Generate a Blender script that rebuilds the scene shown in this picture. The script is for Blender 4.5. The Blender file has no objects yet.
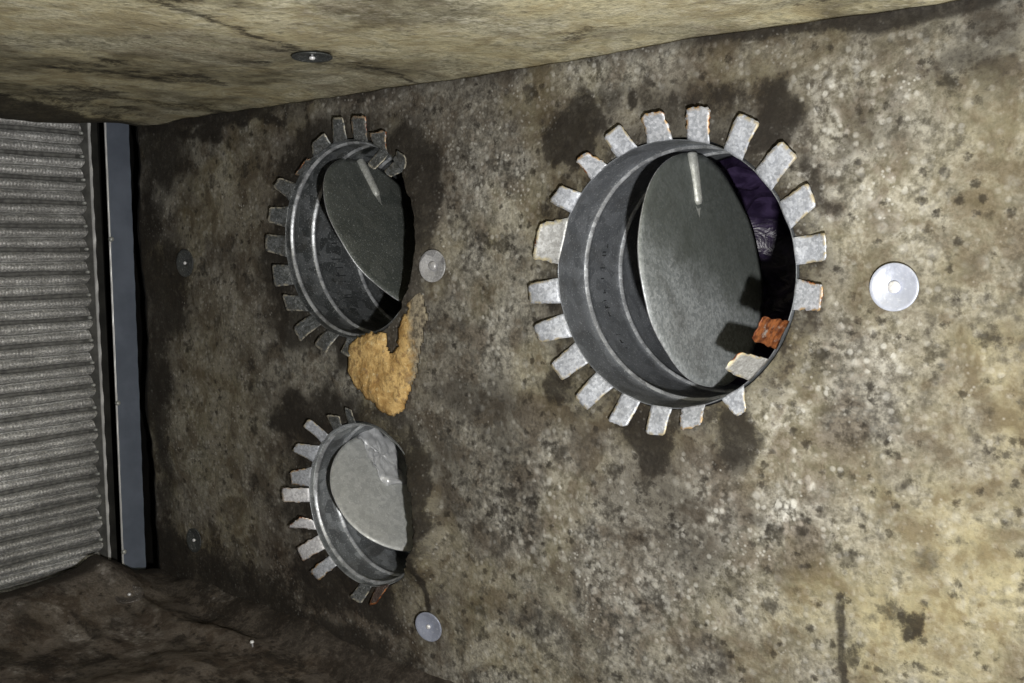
import bpy, bmesh, math, random
import numpy as np
from mathutils import Vector, Matrix
random.seed(7)
rng = np.random.default_rng(11)
C = bpy.context.scene.collection
D = bpy.data
FL = 0.607            # camera height above the liner floor (metres)
CEIL = 0.842
# measured layout (metres)
TABS= [[{"k":"zincrust","c":[[-0.5804,0.991,0.7244],[-0.5488,0.991,0.7277],[-0.5565,0.988,0.7631],[-0.5845,0.988,0.7598]]},{"k":"zincrust","c":[[-0.5303,0.991,0.7264],[-0.5016,0.991,0.7242],[-0.4974,0.988,0.7609],[-0.5248,0.988,0.7636]]},{"k":"zinc","c":[[-0.4836,0.991,0.7189],[-0.459,0.991,0.7082],[-0.4386,0.988,0.7391],[-0.4625,0.988,0.752]]},{"k":"zinc","c":[[-0.4446,0.991,0.6947],[-0.4242,0.991,0.6723],[-0.3977,0.988,0.7007],[-0.4149,0.988,0.7194]]},{"k":"zinc","c":[[-0.4161,0.991,0.6583],[-0.4029,0.991,0.6286],[-0.3762,0.988,0.6503],[-0.3859,0.988,0.6742]]},{"k":"zinc","c":[[-0.4034,0.991,0.6189],[-0.3995,0.991,0.5896],[-0.3653,0.988,0.5944],[-0.3665,0.988,0.6227]]},{"k":"zincrust","c":[[-0.3975,0.991,0.5752],[-0.4027,0.991,0.5416],[-0.3701,0.988,0.5428],[-0.3667,0.988,0.5692]]},{"k":"rust","c":[[-0.407,0.991,0.5299],[-0.4239,0.991,0.5001],[-0.4264,0.945,0.5126],[-0.4148,0.945,0.5373]]},{"k":"paint","c":[[-0.4343,0.991,0.4917],[-0.4557,0.991,0.4674],[-0.4558,0.945,0.481],[-0.4384,0.945,0.4999]]},{"k":"zinc","c":[[-0.4581,0.991,0.4569],[-0.4863,0.991,0.442],[-0.465,0.994,0.4218],[-0.4529,0.994,0.4293]]},{"k":"zincrust","c":[[-0.5055,0.991,0.4347],[-0.5347,0.991,0.4263],[-0.5304,0.988,0.4003],[-0.5037,0.988,0.4092]]},{"k":"zinc","c":[[-0.5468,0.991,0.4251],[-0.5741,0.991,0.4256],[-0.5764,0.988,0.3913],[-0.5506,0.988,0.3923]]},{"k":"zinc","c":[[-0.5885,0.991,0.4295],[-0.6144,0.991,0.4355],[-0.6283,0.988,0.4016],[-0.6037,0.988,0.3962]]},{"k":"zinc","c":[[-0.6267,0.991,0.4413],[-0.6536,0.991,0.4553],[-0.6766,0.988,0.426],[-0.6586,0.988,0.4114]]},{"k":"zinc","c":[[-0.6618,0.991,0.4702],[-0.6835,0.991,0.4925],[-0.7134,0.988,0.4644],[-0.6958,0.988,0.4452]]},{"k":"zinc","c":[[-0.683,0.991,0.5022],[-0.697,0.991,0.5295],[-0.7403,0.988,0.5132],[-0.7307,0.988,0.4915]]},{"k":"zinc","c":[[-0.6974,0.991,0.5427],[-0.6972,0.991,0.5732],[-0.7473,0.988,0.5649],[-0.746,0.988,0.5408]]},{"k":"paint","c":[[-0.6939,0.991,0.589],[-0.6815,0.991,0.6422],[-0.7295,0.988,0.6403],[-0.7416,0.988,0.5968]]},{"k":"zinc","c":[[-0.6815,0.991,0.649],[-0.6645,0.991,0.6699],[-0.6959,0.988,0.6865],[-0.7139,0.988,0.6683]]},{"k":"zincrust","c":[[-0.651,0.991,0.683],[-0.6334,0.991,0.7041],[-0.6579,0.988,0.7238],[-0.6746,0.988,0.7153]]},{"k":"zinc","c":[[-0.6173,0.991,0.7061],[-0.5936,0.991,0.7232],[-0.613,0.988,0.7531],[-0.6336,0.988,0.7396]]}],[{"k":"dirty","c":[[-1.1143,0.991,0.7643],[-1.0853,0.991,0.7656],[-1.0826,0.988,0.8031],[-1.1068,0.988,0.8039]]},{"k":"dirtyrust","c":[[-1.0724,0.991,0.765],[-1.0435,0.991,0.7635],[-1.0367,0.988,0.8003],[-1.0638,0.988,0.802]]},{"k":"dirtyrust","c":[[-1.0302,0.991,0.7566],[-1.0022,0.991,0.7464],[-0.9959,0.988,0.7766],[-1.0265,0.988,0.7758]]},{"k":"dirty","c":[[-0.9907,0.991,0.7424],[-0.966,0.991,0.7231],[-0.9582,0.988,0.7384],[-0.9761,0.988,0.7477]]},{"k":"dirty","c":[[-1.0023,0.991,0.7432],[-1.021,0.991,0.7477],[-1.0267,0.98,0.7309],[-1.0128,0.98,0.7219]]},{"k":"dirty","c":[[-0.9637,0.991,0.7278],[-0.9862,0.991,0.7389],[-0.9941,0.98,0.7192],[-0.9806,0.98,0.7104]]},{"k":"dirty","c":[[-1.1595,0.991,0.7484],[-1.1195,0.991,0.7647],[-1.1241,0.988,0.7836],[-1.154,0.988,0.7704]]},{"k":"dirtyrust","c":[[-1.1905,0.991,0.722],[-1.1624,0.991,0.7444],[-1.1678,0.988,0.748],[-1.1922,0.988,0.7262]]},{"k":"dirty","c":[[-1.2128,0.991,0.6837],[-1.1966,0.991,0.7081],[-1.2314,0.988,0.724],[-1.2475,0.988,0.7104]]},{"k":"dirty","c":[[-1.2275,0.991,0.6462],[-1.2176,0.991,0.6774],[-1.2566,0.988,0.6787],[-1.2635,0.988,0.6561]]},{"k":"dirty","c":[[-1.2279,0.991,0.6007],[-1.2281,0.991,0.6335],[-1.2704,0.988,0.6371],[-1.27,0.988,0.6101]]},{"k":"dirty","c":[[-1.2117,0.991,0.5593],[-1.2166,0.991,0.5909],[-1.2549,0.988,0.5888],[-1.2521,0.988,0.5534]]},{"k":"dirty","c":[[-1.1791,0.991,0.5203],[-1.1966,0.991,0.5452],[-1.2331,0.988,0.5421],[-1.2228,0.988,0.5167]]},{"k":"dirty","c":[[-1.159,0.991,0.4873],[-1.1797,0.991,0.5069],[-1.2081,0.988,0.4895],[-1.1921,0.988,0.4684]]},{"k":"dirty","c":[[-1.1145,0.991,0.4785],[-1.1376,0.991,0.4943],[-1.1594,0.988,0.466],[-1.1328,0.988,0.4538]]},{"k":"dirty","c":[[-1.0716,0.991,0.4696],[-1.097,0.991,0.4809],[-1.1032,0.988,0.4583],[-1.0815,0.988,0.4516]]}],[{"k":"zinc","c":[[-1.1613,0.991,0.3126],[-1.1483,0.991,0.3306],[-1.1777,0.988,0.3492],[-1.1924,0.988,0.3366]]},{"k":"zinc","c":[[-1.1751,0.991,0.2767],[-1.1616,0.991,0.3043],[-1.2072,0.988,0.3075],[-1.2207,0.988,0.2929]]},{"k":"zincrust","c":[[-1.1809,0.991,0.2375],[-1.1763,0.991,0.2676],[-1.2324,0.992,0.2571],[-1.2298,0.992,0.2388]]},{"k":"bright","c":[[-1.1853,0.991,0.2143],[-1.1844,0.991,0.2351],[-1.2383,0.98,0.2328],[-1.2381,0.98,0.2105]]},{"k":"dirty","c":[[-1.1358,0.991,0.3415],[-1.1138,0.991,0.3465],[-1.1079,0.988,0.3605],[-1.1356,0.988,0.3605]]},{"k":"dirty","c":[[-1.0998,0.991,0.3547],[-1.0824,0.991,0.3551],[-1.0804,0.988,0.373],[-1.0942,0.988,0.3752]]},{"k":"bright","c":[[-1.1883,0.991,0.1655],[-1.1904,0.991,0.1822],[-1.1954,0.98,0.1925],[-1.229,0.98,0.1694]]},{"k":"bright","c":[[-1.1603,0.991,0.1422],[-1.1716,0.991,0.1639],[-1.2172,0.988,0.1362],[-1.2026,0.988,0.1171]]},{"k":"zincrust","c":[[-1.1283,0.991,0.1284],[-1.1463,0.991,0.1369],[-1.1851,0.988,0.1041],[-1.1655,0.988,0.0929]]},{"k":"dirty","c":[[-1.0559,0.991,0.1146],[-1.0799,0.991,0.1133],[-1.0934,0.988,0.082],[-1.0703,0.988,0.076]]},{"k":"rustdark","c":[[-1.0226,0.991,0.1286],[-1.0467,0.991,0.1183],[-1.054,0.988,0.0771],[-1.0347,0.988,0.0857]]}]]
PATCH= [[-1.0813,0.4712],[-1.0699,0.4825],[-1.0566,0.487],[-1.0118,0.4873],[-1.0082,0.469],[-1.0002,0.459],[-0.9854,0.4702],[-0.9825,0.5027],[-0.9678,0.5237],[-0.9552,0.5501],[-0.9324,0.5477],[-0.9291,0.5249],[-0.9319,0.5019],[-0.9432,0.4725],[-0.952,0.437],[-0.9668,0.4036],[-0.9797,0.3787],[-1.0005,0.3707],[-1.0172,0.3751],[-1.0339,0.3857],[-1.0532,0.3901],[-1.0594,0.4019],[-1.0746,0.4069],[-1.0852,0.4246],[-1.0868,0.4431]]
FILM= [[-0.5178,1.05,0.7095],[-0.4968,1.05,0.7195],[-0.4698,1.05,0.7065],[-0.4481,1.05,0.6808],[-0.444,1.05,0.6442],[-0.4529,1.05,0.6165],[-0.4686,1.05,0.6212],[-0.4837,1.05,0.6623]]
DARK= [[-0.698,0.742,0.041,0.0583,0.9],[-0.725,0.651,0.0275,0.0374,0.5],[-0.647,0.771,0.0279,0.0235,0.5],[-0.613,0.768,0.0109,0.0173,0.9],[-0.528,0.773,0.1109,0.0308,0.5],[-0.433,0.738,0.0415,0.0399,0.8],[-0.386,0.672,0.0189,0.0413,0.55],[-0.378,0.593,0.0168,0.0291,0.5],[-0.584,0.375,0.0505,0.046,0.95],[-0.469,0.411,0.049,0.0362,0.75],[-0.735,0.547,0.034,0.0331,0.7],[-0.708,0.444,0.0334,0.0306,0.55],[-0.67,0.403,0.0265,0.0227,0.4],[-1.126,0.759,0.1457,0.0591,0.55],[-1.197,0.703,0.0908,0.0923,0.55],[-1.239,0.588,0.0715,0.0794,0.55],[-1.206,0.502,0.0836,0.0633,0.5],[-1.104,0.46,0.052,0.0305,0.6],[-0.944,0.685,0.03,0.1038,0.95],[-0.971,0.749,0.0567,0.047,0.75],[-1.0,0.422,0.0879,0.044,0.15],[-1.214,0.334,0.0758,0.0487,0.8],[-1.119,0.367,0.087,0.028,0.6],[-1.219,0.228,0.0719,0.0994,0.4],[-1.164,0.091,0.1026,0.0659,0.55],[-1.041,0.086,0.0587,0.0501,0.75],[-0.958,0.252,0.0293,0.1158,0.95],[-0.946,0.283,0.0155,0.0438,0.8],[-1.002,0.349,0.0559,0.0356,0.5],[-1.614,0.45,0.0513,0.4587,0.45],[-1.557,0.789,0.1039,0.0609,0.5],[-1.576,0.542,0.0859,0.1089,0.55],[-1.395,0.821,0.2251,0.0146,0.6],[-1.613,0.037,0.1273,0.0782,0.6],[-1.386,0.028,0.2329,0.0814,0.5],[-1.156,-0.005,0.2363,0.0498,0.6],[-0.934,0.299,0.0747,0.0873,0.3],[-0.875,0.418,0.0872,0.0347,0.35],[-0.805,0.383,0.05,0.0541,0.3],[-0.709,0.211,0.061,0.053,0.2],[-0.577,0.31,0.1151,0.0488,0.3],[-0.511,0.249,0.0733,0.0714,0.25],[-0.318,0.723,0.0287,0.0392,0.3],[-0.347,0.695,0.02,0.0251,0.3],[-0.229,0.78,0.05,0.0229,0.35],[-0.212,0.804,0.0488,0.0198,0.4],[-0.269,0.236,0.0105,0.0227,0.75],[-0.246,0.328,0.0092,0.01,0.5],[-0.28,0.365,0.0076,0.0102,0.5],[-0.393,0.316,0.011,0.0132,0.55],[-0.463,0.418,0.0142,0.0677,0.2],[-0.225,0.528,0.051,0.0038,0.25],[-0.266,0.534,0.0362,0.0029,0.2],[-0.379,0.479,0.0264,0.0191,0.35],[-0.438,0.308,0.0162,0.0158,0.35]]
TAN= [[-0.248,0.259,0.1435,0.1538,1.0],[-0.2,0.444,0.0812,0.1539,0.8],[-0.243,0.679,0.0996,0.1136,0.45],[-0.358,0.213,0.1192,0.0769,0.7],[-0.46,0.154,0.1239,0.0469,0.4],[-0.81,0.066,0.1909,0.0568,0.35],[-1.452,0.354,0.1648,0.2153,0.35],[-1.375,0.695,0.177,0.0991,0.3],[-0.401,0.781,0.1379,0.0614,0.35]]
BROWN= [[-0.706,0.73,0.0796,0.0919,0.9],[-0.516,0.777,0.1255,0.0383,0.6],[-1.214,0.334,0.1052,0.065,0.9],[-1.154,0.061,0.155,0.0824,0.8],[-1.418,-0.033,0.3972,0.0923,0.9],[-1.019,0.48,0.0794,0.0587,0.3],[-0.738,0.544,0.0613,0.0511,0.6],[-1.246,0.69,0.117,0.126,0.4],[-0.648,0.399,0.208,0.0499,0.3],[-0.917,0.171,0.1095,0.1329,0.35],[-0.564,0.384,0.0768,0.0479,0.5],[-0.927,0.609,0.0902,0.21,0.4]]
LIGHT= [[-0.405,0.369,0.0645,0.0881,1.0],[-0.486,0.277,0.0712,0.0701,0.6],[-0.357,0.676,0.0498,0.0813,0.8],[-0.349,0.755,0.0769,0.0597,0.6],[-0.59,0.184,0.1537,0.0753,0.6],[-0.756,0.282,0.0938,0.0806,0.6],[-0.818,0.674,0.0735,0.1178,0.6],[-0.838,0.515,0.0675,0.0809,0.6],[-1.039,0.824,0.1166,0.0253,0.5],[-0.619,0.278,0.0554,0.0501,0.4],[-0.332,0.452,0.0493,0.0623,0.6],[-0.662,0.798,0.0824,0.0354,0.5]]
CRACK= [[-0.971,0.316],[-0.958,0.266],[-0.964,0.192],[-0.955,0.142],[-0.944,0.092]]
SEAM= [[-0.347,0.243],[-0.346,0.194],[-0.342,0.14]]
BLADES= [{"c":[-0.557,1.099,0.5815],"n":[0.9883,-0.0535,0.1426],"r":0.145,"shaft":[[-0.5779,1.0954,0.7248],[-0.5686,1.097,0.6611]]},{"c":[-1.0895,1.088,0.6361],"n":[0.8469,0.1432,0.512],"r":0.137,"shaft":[[-1.1593,1.0892,0.7512],[-1.1251,1.0937,0.6933]]},{"c":[-1.0813,1.081,0.2333],"n":[0.7062,-0.1761,0.6858],"r":0.1095,"shaft":[],"flap":[[-1.1584,1.0673,0.3092],[-1.1621,1.0923,0.3194],[-1.1602,1.1083,0.3216],[-1.1464,1.1145,0.309],[-1.1271,1.1149,0.2892],[-1.109,1.1095,0.2692],[-1.0959,1.1046,0.2545],[-1.0807,1.0934,0.2359],[-1.0904,1.0672,0.2391],[-1.1002,1.0617,0.2478],[-1.1172,1.0614,0.2653],[-1.1313,1.0665,0.2811],[-1.1454,1.072,0.297]]}]
COLS= [[-0.554, 0.5775, 0.153], [-1.0865, 0.6261, 0.1449], [-1.0753, 0.2283, 0.118]]

COLS[2] = [COLS[2][0] + .0065, COLS[2][1], COLS[2][2] + .005]
# ------------------------------------------------------------------ helpers
def link(o, parent=None):
    C.objects.link(o)
    if parent is not None:
        o.parent = parent
    return o

def obj(name, bm, mat, parent=None, smooth=True):
    me = D.meshes.new(name)
    bmesh.ops.recalc_face_normals(bm, faces=bm.faces[:])
    bm.to_mesh(me); bm.free()
    if smooth:
        for p in me.polygons: p.use_smooth = True
    me.materials.append(mat)
    o = D.objects.new(name, me)
    if parent is not None:
        # parts are modelled in world metres: keep them there under the empty
        me.transform(Matrix.Translation(parent['_w'] if '_w' in parent.keys() else (0, 0, 0)).inverted())
    return link(o, parent)

def thing(name, label, cat, loc=(0, 0, 0), group=None):
    o = D.objects.new(name, None)
    o.empty_display_size = 0.03
    o.location = loc
    o['label'] = label; o['category'] = cat
    if group: o['group'] = group
    C.objects.link(o)
    return o

def part(name, bm, mat, root, label=None, smooth=True, loc=None):
    """mesh given in world metres, parented under root (an empty or a part at world location loc)"""
    o = obj(name, bm, mat, None, smooth)
    base = Vector(loc if loc is not None else root.location)
    o.data.transform(Matrix.Translation(-base))
    o.parent = root
    if label: o['label'] = label
    return o

def tag(o, label, cat, group=None, kind=None):
    if label: o['label'] = label
    if cat: o['category'] = cat
    if group: o['group'] = group
    if kind: o['kind'] = kind
    return o

def hash2(ix, iy, s):
    h = (ix.astype(np.int64) * 374761393 + iy.astype(np.int64) * 668265263 + s * 974711) & 0x7fffffff
    h = ((h ^ (h >> 13)) * 1274126177) & 0x7fffffff
    return ((h ^ (h >> 16)) & 0xffff) / 65535.0

def vnoise(x, y, s=0):
    ix = np.floor(x); iy = np.floor(y); fx = x - ix; fy = y - iy
    fx = fx * fx * (3 - 2 * fx); fy = fy * fy * (3 - 2 * fy)
    a = hash2(ix, iy, s); b = hash2(ix + 1, iy, s); c = hash2(ix, iy + 1, s); d = hash2(ix + 1, iy + 1, s)
    return (a + (b - a) * fx) * (1 - fy) + (c + (d - c) * fx) * fy

def fbm(x, y, s=0, o=4):
    x = np.asarray(x, float); y = np.asarray(y, float)
    v = 0; a = .5; t = 0
    for k in range(o):
        v = v + a * vnoise(x, y, s + k * 17); t += a; a *= .55; x = x * 2.03 + 5.1; y = y * 2.03 + 1.7
    return v / t

def sstep(a, b, x):
    t = np.clip((x - a) / (b - a), 0, 1)
    return t * t * (3 - 2 * t)

def blobs(lst, X, Z, s, warp=.025, soft=(1.25, .35)):
    wx = X + (fbm(X * 14, Z * 14, s) - .5) * 2 * warp * 1.6 + (fbm(X * 45, Z * 45, s + 9) - .5) * warp
    wz = Z + (fbm(X * 14, Z * 14, s + 31) - .5) * 2 * warp * 1.6 + (fbm(X * 45, Z * 45, s + 41) - .5) * warp
    m = np.zeros_like(X)
    for cx, cz, rx, rz, v in lst:
        d = np.hypot((wx - cx) / max(rx, .004), (wz - cz) / max(rz, .004))
        m = np.maximum(m, (1 - sstep(soft[1], soft[0], d)) * v)
    return m

def seglist(path, X, Z, w, s, warp=.006):
    wx = X + (fbm(X * 60, Z * 60, s) - .5) * warp; wz = Z + (fbm(X * 60, Z * 60, s + 3) - .5) * warp
    best = np.full_like(X, 9.)
    for (ax, az), (bx, bz) in zip(path[:-1], path[1:]):
        dx, dz = bx - ax, bz - az
        t = np.clip(((wx - ax) * dx + (wz - az) * dz) / (dx * dx + dz * dz), 0, 1)
        best = np.minimum(best, np.hypot(wx - ax - t * dx, wz - az - t * dz))
    return 1 - sstep(w * .4, w, best)

# ------------------------------------------------------------------ node materials
class NT:
    def __init__(s, name):
        s.m = D.materials.new(name); s.m.use_nodes = True
        s.t = s.m.node_tree; s.n = s.t.nodes; s.l = s.t.links
        s.b = s.n['Principled BSDF']
    def node(s, ty, **kw):
        n = s.n.new(ty)
        for k, v in kw.items(): setattr(n, k, v)
        return n
    def put(s, sock, v):
        if isinstance(v, (int, float)): sock.default_value = v
        elif isinstance(v, (tuple, list)): sock.default_value = tuple(v) + ((1,) if len(v) == 3 and sock.type == 'RGBA' else ())
        else: s.l.new(v, sock)
    def co(s, scale=(1, 1, 1), kind='Object'):
        tc = s.node('ShaderNodeTexCoord'); mp = s.node('ShaderNodeMapping')
        mp.inputs['Scale'].default_value = scale
        s.l.new(tc.outputs[kind], mp.inputs['Vector']); return mp.outputs[0]
    def noise(s, co, scale, detail=4, rough=.55, dist=0):
        n = s.node('ShaderNodeTexNoise'); s.l.new(co, n.inputs['Vector'])
        n.inputs['Scale'].default_value = scale; n.inputs['Detail'].default_value = detail
        n.inputs['Roughness'].default_value = rough; n.inputs['Distortion'].default_value = dist
        return n.outputs['Fac']
    def voro(s, co, scale, feat='F1'):
        n = s.node('ShaderNodeTexVoronoi', feature=feat); s.l.new(co, n.inputs['Vector'])
        n.inputs['Scale'].default_value = scale
        return n.outputs['Distance'], n.outputs['Color']
    def ramp(s, v, a, b, lo=0., hi=1.):
        n = s.node('ShaderNodeMapRange', interpolation_type='SMOOTHSTEP')
        s.put(n.inputs['Value'], v); n.inputs['From Min'].default_value = a; n.inputs['From Max'].default_value = b
        n.inputs['To Min'].default_value = lo; n.inputs['To Max'].default_value = hi
        return n.outputs[0]
    def math(s, op, a, b=0., clamp=False):
        n = s.node('ShaderNodeMath', operation=op, use_clamp=clamp); s.put(n.inputs[0], a); s.put(n.inputs[1], b); return n.outputs[0]
    def mix(s, f, a, b, mode='MIX'):
        n = s.node('ShaderNodeMix', data_type='RGBA', blend_type=mode)
        s.put(n.inputs[0], f); s.put(n.inputs[6], a); s.put(n.inputs[7], b); return n.outputs[2]
    def attr(s, name):
        n = s.node('ShaderNodeAttribute', attribute_name=name); return n
    def sep(s, c):
        n = s.node('ShaderNodeSeparateColor'); s.l.new(c, n.inputs[0]); return n.outputs
    def bump(s, h, strength, dist, normal=None):
        n = s.node('ShaderNodeBump'); n.inputs['Strength'].default_value = strength; n.inputs['Distance'].default_value = dist
        s.put(n.inputs['Height'], h)
        if normal is not None: s.l.new(normal, n.inputs['Normal'])
        return n.outputs[0]
    def out(s, col=None, rough=None, metal=None, normal=None, spec=None):
        if col is not None: s.put(s.b.inputs['Base Color'], col)
        if rough is not None: s.put(s.b.inputs['Roughness'], rough)
        if metal is not None: s.put(s.b.inputs['Metallic'], metal)
        if spec is not None: s.put(s.b.inputs['Specular IOR Level'], spec)
        if normal is not None: s.l.new(normal, s.b.inputs['Normal'])
        return s.m

def liner(name, lo, hi, tan, brown, dark, light, speck=1., stretch=(1, 1, 1), spots=1., blotch=1., blo_col=(.38, .335, .30)):
    """mouldy glass-fibre duct liner; stain attribute: R grime and painted shade, G yellowing, B brown dirt, A pale specks"""
    t = NT(name); co = t.co(stretch)
    a = t.attr('stain'); r, g, b = t.sep(a.outputs['Color'])[:3]; al = a.outputs['Alpha']
    n1 = t.noise(co, 7, 8, .66); n2 = t.noise(co, 30, 6, .66); n3 = t.noise(co, 95, 5, .65); n4 = t.noise(co, 260, 3, .6)
    nb = t.noise(co, 17, 5, .6, .6)
    m = t.math('ADD', t.math('MULTIPLY', n1, .26), t.math('ADD', t.math('MULTIPLY', n2, .36), t.math('MULTIPLY', n3, .38)))
    col = t.mix(t.ramp(m, .40, .60), lo, hi)
    col = t.mix(t.ramp(n4, .35, .68, .5, 0), col, dark)
    col = t.mix(t.math('MULTIPLY', g, t.ramp(t.math('ADD', t.math('MULTIPLY', nb, .6), t.math('MULTIPLY', n3, .4)), .33, .62, .15, .9)), col, tan)
    col = t.mix(t.math('MULTIPLY', b, t.ramp(n2, .30, .62, .45, 1)), col, brown)
    # pale flecks of fibre
    d1, c1 = t.voro(co, 120); rr = t.sep(c1)
    f1 = t.math('MULTIPLY', t.ramp(d1, .20, .52, 1, 0), t.ramp(rr[0], .62, .80))
    d2, c2 = t.voro(co, 60); rr2 = t.sep(c2)
    f2 = t.math('MULTIPLY', t.ramp(t.math('ADD', d2, t.math('MULTIPLY', t.math('SUBTRACT', n4, .5), .5)), .15, .42, 1, 0), t.ramp(rr2[1], .70, .86))
    fl = t.math('MULTIPLY', t.math('ADD', f1, f2, True), t.math('ADD', .22 * speck, t.math('MULTIPLY', al, .78)), True)
    col = t.mix(t.math('MULTIPLY', fl, .75), col, light)
    # general pale haze where fibre shows
    col = t.mix(t.math('MULTIPLY', al, t.ramp(n3, .42, .66, 0, .55)), col, light)
    # grime: broad spots, small dark mould spots
    d3, c3 = t.voro(co, 24); rr3 = t.sep(c3)
    s3 = t.math('MULTIPLY', t.ramp(t.math('ADD', d3, t.math('MULTIPLY', t.math('SUBTRACT', n3, .5), .9)), .12, .42, 1, 0), t.ramp(rr3[0], .6, .85))
    d4, c4 = t.voro(co, 75); rr4 = t.sep(c4)
    s4 = t.math('MULTIPLY', t.ramp(t.math('ADD', d4, t.math('MULTIPLY', t.math('SUBTRACT', n4, .5), .8)), .12, .5, 1, 0), t.ramp(rr4[2], .68, .84))
    sp = t.math('MULTIPLY', t.math('MAXIMUM', t.math('MULTIPLY', s3, .6), t.math('MULTIPLY', s4, .65)), spots)
    gr = t.math('MAXIMUM', t.ramp(t.math('ADD', r, t.math('ADD', t.math('MULTIPLY', t.math('SUBTRACT', t.math('ADD', n2, n3), 1.0), .95), t.math('MULTIPLY', t.math('SUBTRACT', n4, .5), .8))), .16, .72), sp)
    # rotten brown blotches a few centimetres across, then black mould with pale grit left in it
    blo = t.math('MULTIPLY', t.ramp(t.math('ADD', t.math('MULTIPLY', nb, .6), t.math('ADD', t.math('MULTIPLY', n2, .25), t.math('MULTIPLY', n3, .25))), .51, .63), .85 * blotch)
    col = t.mix(blo, col, blo_col, 'MULTIPLY')
    gr = t.math('MULTIPLY', gr, t.ramp(t.math('ADD', n3, t.math('MULTIPLY', n4, .5)), .55, 1.05, 1.0, .82))
    col = t.mix(t.math('MULTIPLY', gr, .9), col, (.16, .145, .135), 'MULTIPLY')
    col = t.mix(t.math('MULTIPLY', gr, .72), col, dark)
    d5, c5 = t.voro(co, 210); rr5 = t.sep(c5)
    grit = t.math('MULTIPLY', t.ramp(d5, .15, .5, 1, 0), t.ramp(rr5[1], .70, .95))
    col = t.mix(t.math('MULTIPLY', t.math('MULTIPLY', grit, t.math('SUBTRACT', 1.0, t.math('MULTIPLY', gr, .8))), t.ramp(t.math('ADD', n2, t.math('MULTIPLY', al, .25)), .40, .75, .0, .6 * speck)), col, light)
    h = t.math('ADD', t.math('MULTIPLY', n3, .6), t.math('MULTIPLY', n4, .45))
    h = t.math('ADD', h, t.math('MULTIPLY', fl, .35))
    nm = t.bump(n2, .35, .012); nm = t.bump(h, .55, .004, nm)
    return t.out(col, .92, 0, nm, .15)

M = {}
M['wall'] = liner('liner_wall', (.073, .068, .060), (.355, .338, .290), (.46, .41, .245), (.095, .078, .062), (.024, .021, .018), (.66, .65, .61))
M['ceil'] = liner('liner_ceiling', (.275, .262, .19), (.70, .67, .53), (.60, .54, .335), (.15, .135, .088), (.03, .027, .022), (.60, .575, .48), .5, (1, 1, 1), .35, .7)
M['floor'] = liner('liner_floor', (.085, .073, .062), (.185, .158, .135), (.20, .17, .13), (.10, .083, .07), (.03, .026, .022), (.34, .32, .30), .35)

def zinc(name, base, dark, rough=.45, metal=.3, rust=0., edgecol=(.42, .36, .24), spangle=320., dirt=.3, spec=.5, dark_tint=None):
    t = NT(name); co = t.co()
    d, c = t.voro(co, spangle); r = t.sep(c)
    n1 = t.noise(co, 25, 5, .6); n2 = t.noise(co, 140, 4, .6); n3 = t.noise(co, 420, 2, .5)
    f = t.math('ADD', t.math('MULTIPLY', r[0], .5), t.math('MULTIPLY', n3, .5))
    col = t.mix(t.ramp(f, .2, .85), dark, base)
    col = t.mix(t.math('MULTIPLY', t.ramp(n3, .60, .72), .35), col, (.75, .77, .80))
    col = t.mix(t.math('MULTIPLY', t.ramp(n1, .45, .75), dirt), col, (.06, .055, .045))
    if dark_tint:   # darker greenish tone towards the top of the sheet, with a ragged border
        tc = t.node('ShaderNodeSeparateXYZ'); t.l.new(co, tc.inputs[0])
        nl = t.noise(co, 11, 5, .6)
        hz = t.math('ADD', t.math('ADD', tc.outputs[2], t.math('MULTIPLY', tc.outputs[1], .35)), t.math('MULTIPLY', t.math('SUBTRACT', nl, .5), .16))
        col = t.mix(t.math('MULTIPLY', t.ramp(hz, -.04, .075), .8), col, dark_tint)
    rg = t.ramp(n2, .3, .7, rough - .08, rough + .14)
    if rust >= 0:
        e = t.attr('edge'); er = t.sep(e.outputs['Color'])[0]
        em = t.math('MULTIPLY', t.ramp(er, .35, .95), t.ramp(n2, .40, .56))
        col = t.mix(em, col, edgecol)
        if rust > 0:
            nz = t.noise(co, 60, 5, .7)
            em2 = t.ramp(t.math('ADD', t.math('MULTIPLY', er, .42), nz), 1.02 - rust * .55, 1.10 - rust * .5)
            rc = t.mix(t.ramp(n2, .35, .65), (.10, .026, .009), (.36, .125, .04))
            col = t.mix(em2, col, rc)
    return t.out(col, rg, metal, t.bump(n2, .25, .0015), spec)

M['zinc'] = zinc('galvanised_tab', (.60, .63, .70), (.34, .36, .41), dirt=.22)
M['zincrust'] = zinc('galvanised_tab_rusted_edge', (.57, .59, .65), (.32, .34, .38), rust=.2, dirt=.25, edgecol=(.42, .28, .13))
M['rust'] = zinc('rusted_tab', (.4, .38, .36), (.25, .22, .2), rust=1.25, dirt=.1)
M['paint'] = zinc('tab_with_old_sealant', (.60, .61, .62), (.36, .36, .36), rust=.12, edgecol=(.66, .58, .38))
M['dirty'] = zinc('dirty_zinc_tab', (.16, .17, .18), (.06, .065, .065), dirt=.6, edgecol=(.40, .37, .30))
M['dirtyrust'] = zinc('dirty_rusted_tab', (.16, .17, .17), (.06, .06, .06), dirt=.5, rust=.22, edgecol=(.40, .30, .20))
M['bright'] = zinc('bright_zinc_tab', (.80, .80, .84), (.5, .5, .53), dirt=.1, rust=.2, edgecol=(.5, .42, .33))
M['sleeve'] = zinc('duct_collar_steel', (.20, .213, .236), (.13, .14, .156), rough=.42, metal=.35, rust=-1, dirt=.35, spangle=60)
M['sleeve2'] = zinc('duct_collar_dirty_steel', (.15, .16, .17), (.05, .055, .058), rough=.4, metal=.35, rust=-1, dirt=.55, spangle=60)
M['sleeve3'] = zinc('duct_collar_light_steel', (.33, .35, .37), (.14, .15, .16), rough=.42, metal=.35, rust=-1, dirt=.5, spangle=60)
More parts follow.
